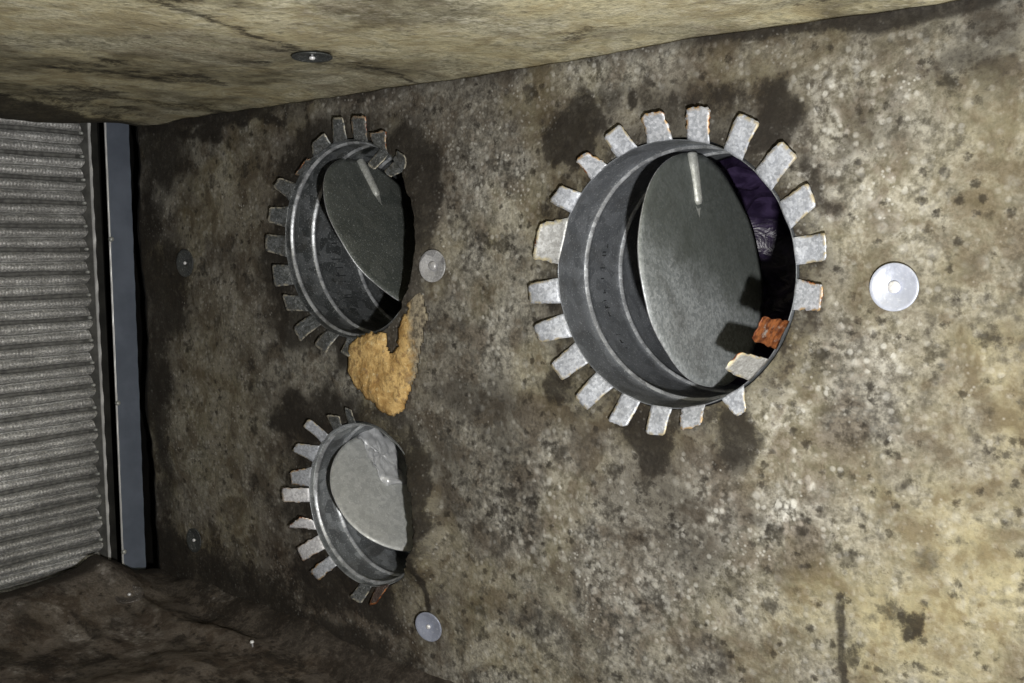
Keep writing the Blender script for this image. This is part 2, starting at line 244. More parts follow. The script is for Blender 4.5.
M['bead'] = zinc('bead_highlight_steel', (.52, .54, .57), (.24, .25, .27), rough=.34, metal=.4, rust=-1, dirt=.55, spangle=90)  # lighter steel paints the highlight along beads and blade rims
M['blade'] = zinc('damper_blade_steel', (.43, .455, .475), (.25, .27, .28), rough=.4, metal=.3, rust=-1, dirt=.4, spangle=260, dark_tint=(.085, .096, .085))
M['blade2'] = zinc('damper_blade_dark_steel', (.125, .135, .125), (.085, .095, .088), rough=.5, metal=.2, rust=-1, dirt=.2, spangle=40)
M['blade3'] = zinc('damper_blade_light_steel', (.47, .48, .475), (.36, .37, .37), rough=.5, metal=.25, rust=-1, dirt=.15, spangle=160)
M['shaft'] = zinc('damper_shaft_zinc', (.46, .47, .45), (.34, .35, .33), rough=.4, metal=.3, rust=-1, dirt=.1)
M['flap'] = zinc('torn_foil_flap', (.62, .63, .655), (.46, .47, .49), rough=.36, metal=.3, rust=-1, dirt=.05, spangle=70)
M['washer'] = zinc('pin_washer_zinc', (.47, .50, .60), (.40, .43, .52), rough=.38, metal=.3, rust=-1, dirt=.04, spangle=25)
M['washer_blue'] = zinc('pin_washer_bluegrey', (.34, .37, .47), (.26, .28, .36), rough=.4, metal=.3, rust=-1, dirt=.1, spangle=25)
M['washer_worn'] = zinc('pin_washer_worn', (.58, .58, .60), (.22, .22, .23), rough=.35, metal=.3, rust=-1, dirt=.3, spangle=30)
M['washer_dark'] = zinc('pin_washer_dark', (.055, .06, .06), (.03, .033, .033), rough=.45, metal=.2, rust=-1, dirt=.3, spangle=30)
M['washer_brown'] = zinc('pin_washer_brown', (.16, .14, .12), (.06, .05, .045), rough=.45, metal=.2, rust=-1, dirt=.5, spangle=30)
M['rustdark'] = zinc('dark_rusted_tab', (.10, .07, .06), (.06, .04, .035), rust=.55, dirt=.6)
M['pinhead'] = zinc('pin_head_zinc', (.85, .85, .86), (.7, .7, .72), rough=.3, metal=.3, rust=-1, dirt=0)

def ink():
    t = NT('faded_stamp_ink'); return t.out((.03, .032, .035), .7, 0, None, .2)
M['ink'] = ink()

def fins_mat():
    t = NT('coil_fin_aluminium'); co = t.co()
    cy = t.co((1, 1, 1.6))
    n = t.noise(cy, 240, 2, .6); n2 = t.noise(cy, 110, 3, .6); n3 = t.noise(co, 5, 4, .6)
    f = t.math('MULTIPLY', t.ramp(n, .36, .66), t.ramp(n2, .3, .6, .4, 1))
    col = t.mix(f, (.46, .46, .46), (.97, .97, .96))
    col = t.mix(t.ramp(n3, .4, .7, 0, .45), col, (.10, .095, .085))
    wv = t.node('ShaderNodeTexWave', wave_type='BANDS', bands_direction='Y'); t.l.new(co, wv.inputs['Vector'])
    wv.inputs['Scale'].default_value = 55; wv.inputs['Distortion'].default_value = .6
    h = t.math('ADD', n, t.math('MULTIPLY', wv.outputs['Fac'], .25))
    return t.out(col, .56, .8, t.bump(h, .30, .003), .6)
M['fins'] = fins_mat()

def plain(name, c1, c2, rough, metal, scale=30, bump=.1, spec=.5):
    t = NT(name); co = t.co(); n = t.noise(co, scale, 5, .6)
    return t.out(t.mix(t.ramp(n, .3, .7), c1, c2), rough, metal, t.bump(n, bump, .003), spec)
M['groove'] = plain('coil_groove_shade', (.10, .10, .098), (.22, .22, .21), .5, .5, 90)  # shade of the recessed grooves put into a darker colour
M['endplate'] = plain('coil_end_plate', (.055, .055, .053), (.11, .11, .105), .45, .3, 60)
M['channel'] = plain('coil_channel_dark', (.012, .012, .011), (.03, .029, .026), .5, .2)
M['edge'] = plain('bright_cut_edge', (.55, .55, .55), (.72, .72, .72), .3, .4)
M['flange'] = plain('coil_flange_bluegrey', (.12, .14, .18), (.165, .19, .24), .42, .25, 14, .05)
M['void'] = plain('casing_black', (.006, .006, .006), (.012, .011, .010), .9, 0, 20, .1, .1)
M['duct'] = plain('duct_tail_plastic', (.008, .007, .010), (.016, .013, .02), .45, 0, 25, .4, .4)

def film_mat():
    t = NT('purple_black_film'); co = t.co(); n = t.noise(t.co((1, .5, 1.6)), 26, 3, .55, 1.4)
    return t.out(t.mix(t.ramp(n, .35, .7), (.016, .010, .028), (.05, .034, .08)), .34, 0, t.bump(n, .35, .01), .38)
M['dark_tint'] = film_mat()

def wool_mat():
    t = NT('raw_glass_fibre'); co = t.co(); a = t.attr('fade'); f = t.sep(a.outputs['Color'])[0]
    n1 = t.noise(co, 40, 6, .65); n2 = t.noise(co, 150, 4, .6)
    col = t.mix(t.ramp(n1, .35, .65), (.34, .205, .075), (.66, .46, .20))
    col = t.mix(t.ramp(n2, .58, .75), col, (.80, .66, .38))
    col = t.mix(t.ramp(n1, .56, .66, 0, .75), col, (.17, .095, .04))
    col = t.mix(t.ramp(t.noise(co, 75, 4, .6), .56, .66, 0, .6), col, (.20, .12, .06))
    fm = t.ramp(t.math('ADD', f, t.math('MULTIPLY', t.math('SUBTRACT', n1, .5), 1.2)), .35, .75)
    col = t.mix(fm, col, t.mix(t.ramp(n2, .35, .65), (.10, .085, .065), (.30, .26, .19)))
    return t.out(col, .95, 0, t.bump(t.math('ADD', n1, t.math('MULTIPLY', n2, .5)), .9, .006), .1)
M['wool'] = wool_mat()

# ------------------------------------------------------------------ the liner box (setting)
def sheet(name, us, vs, func, mat, stainf, holes=None, thick=None):
    """regular sheet; func(U,V)->xyz arrays; holes drop faces; thick = extrusion vector for the cut edges"""
    U, V = np.meshgrid(us, vs, indexing='ij')
    U = U.copy(); V = V.copy()
    dead = np.zeros(U.shape, bool)
    if holes:
        for cx, cz, rh, ov in holes:
            dd = np.hypot(U - cx, V - cz); an = np.arctan2(V - cz, U - cx)
            # torn liner hanging ragged over the rim on the right-hand side
            rh = rh - ov * sstep(1.25, .7, np.abs(an - .05)) * (.15 + 1.3 * fbm(an * 9 + cx * 50, an * 0 + 3, 19, 5))
            ins = dd < rh
            k = np.where(ins, rh / np.maximum(dd, 1e-6), 1)
            dead |= dd < rh - 0.0075
            U = cx + (U - cx) * k; V = cz + (V - cz) * k
    X, Y, Z = func(U, V)
    nu, nv = U.shape
    idx = np.arange(nu * nv).reshape(nu, nv)
    q = np.stack([idx[:-1, :-1], idx[1:, :-1], idx[1:, 1:], idx[:-1, 1:]], -1).reshape(-1, 4)
    if holes:
        keep = ~dead.reshape(-1)[q].any(1)
        q = q[keep]
    co = np.stack([X, Y, Z], -1).reshape(-1, 3)
    st = stainf(U, V).reshape(-1, 4)
    used = np.zeros(len(co), bool); used[q.ravel()] = True
    remap = np.cumsum(used) - 1
    q = remap[q]; co = co[used]; st = st[used]
    if thick is not None:
        e = {}
        for f in q:
            for a, b in ((f[0], f[1]), (f[1], f[2]), (f[2], f[3]), (f[3], f[0])):
                key = (min(a, b), max(a, b)); e[key] = None if key in e else (a, b)
        be = [v for v in e.values() if v is not None]
        bv = sorted({i for p in be for i in p}); mp = {v: len(co) + k for k, v in enumerate(bv)}
        co = np.vstack([co, co[bv] + np.array(thick)])
        ns = st[bv].copy(); ns[:, 0] = np.maximum(ns[:, 0], .6); st = np.vstack([st, ns])
        q = np.vstack([q, np.array([[b, a, mp[a], mp[b]] for a, b in be])])
    me = D.meshes.new(name)
    me.from_pydata(co.tolist(), [], q.tolist()); me.update()
    for p in me.polygons: p.use_smooth = True
    at = me.attributes.new('stain', 'FLOAT_COLOR', 'POINT')
    at.data.foreach_set('color', st.astype(np.float32).ravel())
    me.materials.append(mat)
    o = D.objects.new(name, me); C.objects.link(o); o['kind'] = 'structure'
    return o

# back wall with the three round openings
WX0 = -1.672
def wall_xyz(U, V):
    edge = (fbm(V * 9, V * 0, 5) - .5) * .035
    t = np.clip((U + 1.50) / (WX0 + 1.50), 0, 1)
    X = U + t * edge
    Y = 1.0 + (fbm(U * 6, V * 6, 3) - .5) * .006 + (fbm(U * 30, V * 30, 4) - .5) * .0035
    Y = Y + sstep(-1.64, WX0, U) * .014
    dd = np.full_like(U, 9.)
    for cx, cz, r in COLS:
        dd = np.minimum(dd, np.hypot(U - cx, V - cz) - r)
    Y = Y + .002 * sstep(.0, .03, dd)
    # the torn, lifted liner to the right of the two left openings
    for cx, cz, r, amp in ((COLS[1][0], COLS[1][1], COLS[1][2], .014), (COLS[2][0], COLS[2][1], COLS[2][2], .024)):
        d = np.hypot(U - cx, V - cz) - r; ang = np.arctan2(V - cz, U - cx)
        Y = Y - amp * (1 - sstep(.0, .05, d)) * (sstep(.95, .35, np.abs(ang + .05))) * (.55 + .9 * fbm(U * 40, V * 40, 8))
    return X, Y, V
def wall_stain_shade(U, V):
    r = blobs(DARK, U, V, 1)
    r = np.maximum(r, sstep(-1.625, -1.668, U + (fbm(U * 8, V * 8, 2) - .5) * .08) * 1.0)  # shade of the rounded left end painted in black
    r = np.maximum(r, .7 * seglist(CRACK, U, V, .007, 4)); r = np.maximum(r, .55 * seglist(SEAM, U, V, .008, 6))
    r = np.maximum(r, sstep(.815, .838, V + (fbm(U * 10, V * 3, 12) - .5) * .03) * np.clip(.35 + 1.1 * sstep(-.60, -.30, U) + .6 * sstep(-1.2, -1.4, U), 0, 1))  # shade of the gap under the ceiling painted along the wall top
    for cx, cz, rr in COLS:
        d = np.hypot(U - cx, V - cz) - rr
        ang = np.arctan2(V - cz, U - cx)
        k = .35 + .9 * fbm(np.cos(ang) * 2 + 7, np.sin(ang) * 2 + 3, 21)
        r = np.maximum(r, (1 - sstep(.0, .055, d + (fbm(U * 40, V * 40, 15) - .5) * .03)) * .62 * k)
    r = np.clip(r + .16 * sstep(-.8, -1.4, U) + .10 * (fbm(U * 16, V * 16, 90) - .5), 0, 1)
    g = np.clip(blobs(TAN, U, V, 51, .05, (1.4, 0.)) , 0, 1)
    g = np.maximum(g, .35 * sstep(.45, .62, fbm(U * 7, V * 7, 77)))
    b = np.clip(blobs(BROWN, U, V, 61, .04, (1.4, 0.)) * .9 + .85 * sstep(.24, .0, V) * sstep(-.80, -1.10, U) + .30 * sstep(.44, .62, fbm(U * 5, V * 5, 99)), 0, 1)
    l = np.clip(blobs(LIGHT, U, V, 71, .05, (1.4, 0.)) * (.3 + .9 * fbm(U * 22, V * 22, 13)) * 1.2, 0, 1)
    return np.stack([r, g, b, l], -1)
us = np.arange(WX0, .70, .004); vs = np.arange(-.06, CEIL + .03, .004)
sheet('wall_back', us, vs, wall_xyz, M['wall'], wall_stain_shade, [(c[0], c[1], c[2] + .0035, o) for c, o in zip(COLS, (0., .0055, .0065))], (0, .028, 0))

# ceiling liner
def ceil_xyz(U, V):
    Z = CEIL + (fbm(U * 4, V * 4, 23) - .5) * .012 + (fbm(U * 22, V * 22, 24) - .5) * .004
    Z = Z - .016 * sstep(.16, .0, np.abs(U + 1.60)) * sstep(.98, .80, V) - .003 * sstep(.12, .0, np.abs(U + 1.60)) + .025 * sstep(-1.62, -1.70, U)
    Z = Z - .004 * sstep(.95, .99, V)
    X = U + sstep(-1.5, -1.7, U) * (fbm(V * 7, V * 0, 29) - .5) * .05
    return X, V, Z
def ceil_stain(U, V):
    w = (fbm(U * 10, V * 10, 32) - .5) * .12
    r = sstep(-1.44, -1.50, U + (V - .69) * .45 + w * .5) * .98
    r = np.maximum(r, .5 * seglist([(-.80, .40), (-.843, .575), (-.90, .75), (-.931, .916), (-.94, .99)], U, V, .010, 14, .02))
    r = np.maximum(r, .45 * sstep(.52, .68, fbm(U * 13, V * 9, 35)) * sstep(-.75, -1.0, U))
    for cx, cy, rx, ry, v in ((-.80, .52, .05, .035, .6), (-.35, .93, .09, .02, .4), (-.62, .90, .07, .03, .35), (-.913, .787, .04, .03, .5)):
        r = np.maximum(r, v * (1 - sstep(.3, 1.3, np.hypot((U - cx) / rx, (V - cy) / ry) + w * 4)))
    g = np.clip(.35 + .7 * sstep(.42, .60, fbm(U * 6, V * 6, 41)), 0, 1)
    b = np.clip(.75 * sstep(.50, .66, fbm(U * 9, V * 7, 44)) + .25 * sstep(-.8, -1.4, U), 0, 1)
    l = np.clip(.6 * sstep(.46, .62, fbm(U * 11, V * 8, 47)) * sstep(-1.3, -.7, U), 0, 1)
    return np.stack([r, g, b, l], -1)
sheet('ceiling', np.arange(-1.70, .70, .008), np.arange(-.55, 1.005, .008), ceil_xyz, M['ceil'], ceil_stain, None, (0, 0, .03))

# floor liner, its torn left end rolled up in front of the coil
def floor_xyz(U, V):
    Z = -.012 + (fbm(U * 5, V * 5, 53) - .5) * .035 + (fbm(U * 24, V * 24, 54) - .5) * .012
    lip = np.interp(V, [-1, .60, .72, .80, .88, .92, .96, 1.02], [.045, .045, .046, .046, .060, .052, .022, .010])
    k = sstep(-1.50, -1.655, U)
    Z = Z * (1 - k) + k * (lip + (fbm(V * 30, V * 0, 58) - .5) * .008)
    Z = Z + .012 * (1 - sstep(.0, .03, np.abs(V - .9 - .12 * (U + 1.5) + (fbm(U * 9, V * 9, 59) - .5) * .04))) * sstep(-1.15, -1.35, U)
    Z = Z - .05 * sstep(-1.655, -1.685, U) - .022 * sstep(-1.28, -1.05, U)
    Z = Z + .03 * sstep(.95, 1.01, V) * sstep(-1.6, -1.5, U)
    return U, V, Z
def floor_stain(U, V):
    w = (fbm(U * 12, V * 12, 62) - .5) * .10
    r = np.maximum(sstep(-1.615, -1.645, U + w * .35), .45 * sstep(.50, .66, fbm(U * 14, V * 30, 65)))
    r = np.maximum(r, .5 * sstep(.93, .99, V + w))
    g = .4 * sstep(.45, .65, fbm(U * 6, V * 6, 66)); b = np.clip(.5 + .8 * sstep(.4, .6, fbm(U * 5, V * 5, 68)), 0, 1) * sstep(-1.58, -1.45, U + w)
    l = .7 * sstep(.52, .66, fbm(U * 16, V * 26, 69)) * sstep(-1.30, -1.42, U + w)
    return np.stack([r, g, b, l], -1)
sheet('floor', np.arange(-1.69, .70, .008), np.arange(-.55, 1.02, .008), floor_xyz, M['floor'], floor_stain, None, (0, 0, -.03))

def box_bm(x0, x1, y0, y1, z0, z1, bev=0):
    bm = bmesh.new(); bmesh.ops.create_cube(bm, size=1)
    for v in bm.verts:
        v.co = Vector((x0 + (v.co.x + .5) * (x1 - x0), y0 + (v.co.y + .5) * (y1 - y0), z0 + (v.co.z + .5) * (z1 - z0)))
    if bev: bmesh.ops.bevel(bm, geom=bm.edges[:], offset=bev, segments=2, affect='EDGES')
    return bm
# black casing behind the liner's left end
bm = bmesh.new()
def quad(bm, *p): bm.faces.new([bm.verts.new(q) for q in p])
b0 = box_bm(-1.83, -1.82, -.6, 1.10, -.10, .95)
o = obj('wall_left', b0, M['void'], None, False); o['kind'] = 'structure'
o = obj('trim_1', box_bm(-1.82, -1.56, 1.075, 1.085, -.10, .95), M['void'], None, False); o['kind'] = 'structure'

# ------------------------------------------------------------------ round duct collars
def lathe(bm, prof, cx, cz, n=128, wob=0, seed=0):
    rows = []
    for k in range(n):
        a = 2 * math.pi * k / n
        row = []
        for r, y in prof:
            rr = r + (wob * math.sin(3 * a + seed) if wob else 0)
            row.append(bm.verts.new((cx + rr * math.cos(a), y, cz + rr * math.sin(a))))
        rows.append(row)
    for k in range(n):
        A, B = rows[k], rows[(k + 1) % n]
        for j in range(len(prof) - 1):
            bm.faces.new((A[j], A[j + 1], B[j + 1], B[j]))

def sleeve_bm(cx, cz, r, beads, y1=1.215):
    bm = bmesh.new()
    p = [(r + .0014, 1.012), (r + .0014, .9978), (r + .0010, .9968), (r + .0004, .9968), (r, .9978), (r, 1.004)]
    y = 1.01
    for b in beads:
        while y < b - .012:
            p.append((r, y)); y += .014
        p += [(r, b - .0055), (r - .0014, b - .0040), (r - .0040, b - .0017), (r - .0046, b), (r - .0038, b + .0017), (r - .001, b + .0040), (r, b + .0055)]
        y = b + .014
    while y < y1 - .004:
        p.append((r, y)); y += .02
    p += [(r, y1), (r + .0014, y1), (r + .0014, 1.05), (r + .0014, 1.012)]
    lathe(bm, p, cx, cz, 144, .0006)
    for f in bm.faces:
        c = f.calc_center_median()
        if math.hypot(c.x - cx, c.z - cz) < r - .0012 and any(abs(c.y - b) < .0034 for b in beads): f.material_index = 1
    return bm

def tail_bm(cx, cz, r, y0=1.205, y1=1.50):
    bm = bmesh.new(); p = []
    y = y0; k = 0
    while y < y1:
        p.append((r + .004 + (.004 if k % 2 else 0), y)); y += .012; k += 1
    lathe(bm, p, cx, cz, 96, .002)
    for v in bm.verts:
        if v.co.y > 1.23:
            a = math.atan2(v.co.z - cz, v.co.x - cx); k = min(1, (v.co.y - 1.23) * 12)
            q = .013 * math.sin(a * 5 + v.co.y * 21 + 2 * math.sin(v.co.y * 33)) + .007 * math.sin(a * 13 - v.co.y * 60)
            v.co.x -= math.cos(a) * k * (q + .012); v.co.z -= math.sin(a) * k * (q + .012)
    ring = [v for v in bm.verts if abs(v.co.y - p[-1][1]) < 1e-5]
    cv = bm.verts.new((cx, p[-1][1] + .02, cz))
    ring.sort(key=lambda v: math.atan2(v.co.z - cz, v.co.x - cx))
    for i in range(len(ring)): bm.faces.new((ring[i], ring[(i + 1) % len(ring)], cv))
    return bm

def set_attr(o, name, vals):
    at = o.data.attributes.new(name, 'FLOAT_COLOR', 'POINT')
    at.data.foreach_set('color', np.array([[v, v, v, 1] for v in vals], np.float32).ravel())

def make_tab(root, spec, rs, rad):
    r1, r2, t2, t1 = [Vector(c) for c in spec['c']]
    def snap(P):
        d = Vector((P.x - root.location.x, 0, P.z - root.location.z)); d = d.normalized() * (rad + .0008)
        return Vector((root.location.x + d.x, .9976, root.location.z + d.z))
    e1 = snap(r1); e2 = snap(r2)
    nu, nv = 9, 12
    bm = bmesh.new(); vs = []; ev = []
    torn = spec['k'] in ('paint', 'dirtyrust', 'rust', 'bright', 'zincrust')
    amp = .0012 if torn else .0005
    bend = rs.uniform(-.003, .0035); tw = rs.uniform(-.003, .003)
    for i in range(nu):
        u = i / (nu - 1)
        for j in range(nv):
            v = j / (nv - 1)
            P = (e1 * (1 - u) + e2 * u) * (1 - v) + (t1 * (1 - u) + t2 * u) * v
            w = (t2 - t1); L = (t1 + t2 - e1 - e2) * .5
            du = math.sin(j * 1.7 + rs.random() * .6 + i) * .5
            jit = Vector((rs.uniform(-1, 1), 0, rs.uniform(-1, 1)))
            if v > .2 and (i in (0, nu - 1) or j == nv - 1): P += jit * amp
            # rounded free corners
            if j >= nv - 1 and i in (0, nu - 1): P -= L.normalized() * .0014; P += w.normalized() * (.0009 if i == 0 else -.0009)
            P.y += -bend * math.sin(math.pi * v) + tw * (u - .5) * v
            P.y += math.sin(u * 7 + v * 5 + tw * 900) * .0004
            vs.append(bm.verts.new(P))
            ev.append(max(sstep(.22, 0, np.float64(min(u, 1 - u))) * min(1, v * 3), float(sstep(.80, 1.0, np.float64(v)))))
    for i in range(nu - 1):
        for j in range(nv - 1):
            bm.faces.new((vs[i * nv + j], vs[i * nv + j + 1], vs[(i + 1) * nv + j + 1], vs[(i + 1) * nv + j]))
    lab = {'rust': 'tab covered in orange rust', 'rustdark': 'dark brown rusted tab', 'paint': 'tab with old cream sealant on it'}.get(spec['k'])
    o = part('tab', bm, M[spec['k']], root, lab)
    set_attr(o, 'edge', ev)
    md = o.modifiers.new('thickness', 'SOLIDIFY'); md.thickness = .0013; md.offset = 0
    return o

def blade_bm(c, n, r, seed):
    rs = random.Random(seed)
    c = Vector(c); n = Vector(n).normalized()
    a = n.cross(Vector((0, 0, 1))).normalized(); b = a.cross(n).normalized()
    bm = bmesh.new(); N = 120; R = 14; rows = []
    cen = [bm.verts.new(c + n * s * .0006) for s in (1, -1)]
    for s in (1, -1):
        rr = []
        for k in range(R):
            t = (k + 1) / R
            row = []
            for i in range(N):
                an = 2 * math.pi * i / N
                x, y = math.cos(an) * t * r, math.sin(an) * t * r
                wv = .0012 * math.sin(x * 31 + seed) * math.cos(y * 23 + seed * 2) + .0007 * math.sin(y * 70 + x * 20)
                th = .0009
                row.append(bm.verts.new(c + a * x + b * y + n * (s * th + wv)))
            rr.append(row)
        rows.append(rr)
    for si in (0, 1):
        for i in range(N):
            bm.faces.new((cen[si], rows[si][0][i], rows[si][0][(i + 1) % N]))
            for k in range(R - 1):
                bm.faces.new((rows[si][k][i], rows[si][k + 1][i], rows[si][k + 1][(i + 1) % N], rows[si][k][(i + 1) % N]))
    for i in range(N):
        bm.faces.new((rows[0][-1][i], rows[1][-1][i], rows[1][-1][(i + 1) % N], rows[0][-1][(i + 1) % N])).material_index = 1
    return bm

def shaft_bm(p0, p1, n, rad=.0078):
    """half-round shaft end riveted to the blade face, running out into a flattened point"""
    p0, p1, n = Vector(p0), Vector(p1), Vector(n).normalized()
    d = (p1 - p0); L = d.length; d.normalize(); s = d.cross(n).normalized()
    bm = bmesh.new(); rows = []; m = 12
    prof = [(-.02, .2), (0, .75), (.03, 1), (.3, 1), (.7, .92), (.92, .85), (.99, .6), (1.0, .25)]
    for t, k in prof:
        row = []
        for i in range(m):
            a = 2 * math.pi * i / m
            row.append(bm.verts.new(p0 + d * (t * L) + s * (math.cos(a) * rad * k) + n * (math.sin(a) * rad * k + .0012)))
        rows.append(row)
    for j in range(len(prof) - 1):
        for i in range(m):
            bm.faces.new((rows[j][i], rows[j + 1][i], rows[j + 1][(i + 1) % m], rows[j][(i + 1) % m]))
    bm.faces.new(rows[0][::-1]); bm.faces.new(rows[-1])
    # flattened crimp point beyond the shaft
    q = p0 + d * (L * .2) + n * .0014
    w = rad * 1.25
    V = [bm.verts.new(v) for v in (q - s * w, q + s * w, p1 + s * w * .7 + n * .0014, p1 + d * .016 + n * .0012, p1 - s * w * .7 + n * .0014)]
    bm.faces.new(V)
    return bm

def stamp_bm(cx, cz, r, y, a0, a1, n, h, seed):
    """faded, unreadable ink stamp running round the inside of the collar: a row of broken strokes"""
    rs = random.Random(seed); bm = bmesh.new()
    rr = r - .0006
    for k in range(n):
        a = a0 + (a1 - a0) * (k + .5) / n; w = (a1 - a0) / n * .62
        for s in range(rs.choice((1, 2, 2, 3))):
            if rs.random() < .25: continue
            if rs.random() < .5:
                aa = a + rs.uniform(-.5, .4) * w; q = (aa, aa + w * .22, y - h * rs.uniform(.2, .5), y + h * rs.uniform(.1, .5))
            else:
                yy = y + h * rs.uniform(-.5, .4); q = (a - w * rs.uniform(.3, .5), a + w * rs.uniform(.1, .5), yy, yy + h * .18)
            V = []
            for rad in (rr, rr + .0004):
                for aa, yy in ((q[0], q[2]), (q[1], q[2]), (q[1], q[3]), (q[0], q[3])):
                    V.append(bm.verts.new((cx + rad * math.cos(aa), yy, cz + rad * math.sin(aa))))
            for f in ((0, 1, 2, 3), (4, 7, 6, 5), (0, 4, 5, 1), (1, 5, 6, 2), (2, 6, 7, 3), (3, 7, 4, 0)):
                bm.faces.new([V[i] for i in f])
    return bm

COLLAR_LABELS = [
    'largest round metal duct collar at right, open disc damper, broad bent tabs all around',
    'dark round duct collar at upper left above the torn yellow insulation patch',
    'smallest round duct collar at lower left with light grey damper blade']
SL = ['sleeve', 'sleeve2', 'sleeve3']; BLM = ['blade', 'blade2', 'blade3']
BEADS = [(1.0566, 1.140), (1.0095, 1.053, 1.143), (1.0095, 1.052, 1.135)]
for i, (cx, cz, r) in enumerate(COLS):
    root = thing('duct_collar', COLLAR_LABELS[i], 'duct collar', (cx, 1.0, cz), 'round duct collars in the liner wall')
    sl = part('sleeve', sleeve_bm(cx, cz, r, BEADS[i]), M[SL[i]], root)
    sl.data.materials.append(M['bead'])
    if i == 0:
        part('ink_stamp', stamp_bm(cx, cz, r, 1.098, math.radians(165), math.radians(222), 15, .012, 5), M['ink'], sl, 'faded dark stamp', False, root.location)
    if i == 1:
        part('ink_stamp', stamp_bm(cx, cz, r, 1.098, math.radians(172), math.radians(222), 9, .024, 8), M['ink'], sl, 'faded dark stamp', False, root.location)
    part('duct_tail', tail_bm(cx, cz, r), M['dark_tint'], root, 'wrinkled dark purple plastic duct')
    b = BLADES[i]
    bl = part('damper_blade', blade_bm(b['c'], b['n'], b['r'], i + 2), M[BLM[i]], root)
    bl.data.materials.append(M['bead'])
    if b['shaft']:
        part('damper_shaft', shaft_bm(b['shaft'][0], b['shaft'][1], b['n']), M['shaft'], bl, None, True, root.location)
    if 'flap' in b:
        n = Vector(b['n']).normalized(); rs = random.Random(4)
        P = [Vector(q) for q in b['flap']]; cen = sum(P, Vector()) / len(P)
        bm = bmesh.new(); N = len(P); R = 6; prev = None
        dense = []
        for k in range(N):
            for s in range(4): dense.append(P[k].lerp(P[(k + 1) % N], s / 4) + Vector((rs.uniform(-1, 1), 0, rs.uniform(-1, 1))) * .0012)
        cv = bm.verts.new(cen + n * .004)
        for k in range(1, R + 1):
            row = [bm.verts.new(cen.lerp(q, k / R) + n * (.0065 + .0050 * math.sin(k * 1.9 + j * .55) * (k / R) + rs.uniform(-.0006, .0006))) for j, q in enumerate(dense)]
            for j in range(len(row)):
                if prev is None: bm.faces.new((cv, row[j], row[(j + 1) % len(row)]))
                else: bm.faces.new((prev[j], row[j], row[(j + 1) % len(row)], prev[(j + 1) % len(row)]))
            prev = row
        o = part('torn_flap', bm, M['flap'], bl, 'crumpled torn grey foil', True, root.location)
        md = o.modifiers.new('thickness', 'SOLIDIFY'); md.thickness = .0008
    rs = random.Random(100 + i)
    for spec in TABS[i]: make_tab(root, spec, rs, r)

# ------------------------------------------------------------------ patch of bare yellow glass fibre
def inside(x, z, poly):
    c = False; j = len(poly) - 1
    for i in range(len(poly)):
        (xi, zi), (xj, zj) = poly[i], poly[j]
        if (zi > z) != (zj > z) and x < (xj - xi) * (z - zi) / (zj - zi) + xi: c = not c
        j = i
    return c
bm = bmesh.new(); st = .0032
xs = [p[0] for p in PATCH]; zs = [p[1] for p in PATCH]
gx = np.arange(min(xs) - st, max(xs) + st * 2, st); gz = np.arange(min(zs) - st, max(zs) + st * 2, st)
GX, GZ = np.meshgrid(gx, gz, indexing='ij')
WXp = GX + (fbm(GX * 60, GZ * 60, 81) - .5) * .014; WZp = GZ + (fbm(GX * 60, GZ * 60, 82) - .5) * .014
ins = np.array([[inside(WXp[i, j], WZp[i, j], PATCH) for j in range(len(gz))] for i in range(len(gx))])
dist = np.zeros(ins.shape); cur = ins.copy()
for k in range(8):
    dist += cur
    e = cur.copy(); e[1:] &= cur[:-1]; e[:-1] &= cur[1:]; e[:, 1:] &= cur[:, :-1]; e[:, :-1] &= cur[:, 1:]; cur = e
hgt = np.sqrt(np.clip(dist / 6, 0, 1)) * (.005 + .010 * fbm(GX * 45, GZ * 45, 83)) * (1 - .55 * sstep(-1.02, -.95, GX))
vm = {}; fade = []
for i in range(len(gx)):
    for j in range(len(gz)):
        if ins[i, j]:
            vm[i, j] = bm.verts.new((GX[i, j], 1.0005 - hgt[i, j], GZ[i, j])); fade.append(float(sstep(-.99, -.93, GX[i, j])))
for (i, j) in list(vm):
    if (i + 1, j) in vm and (i, j + 1) in vm and (i + 1, j + 1) in vm:
        bm.faces.new((vm[i, j], vm[i + 1, j], vm[i + 1, j + 1], vm[i, j + 1]))
po = obj('bare_insulation', bm, M['wool']); set_attr(po, 'fade', fade)
md = po.modifiers.new('thickness', 'SOLIDIFY'); md.thickness = .006; md.offset = -1
tag(po, 'torn patch of bare yellow glass fibre insulation below the upper left collar', 'insulation')

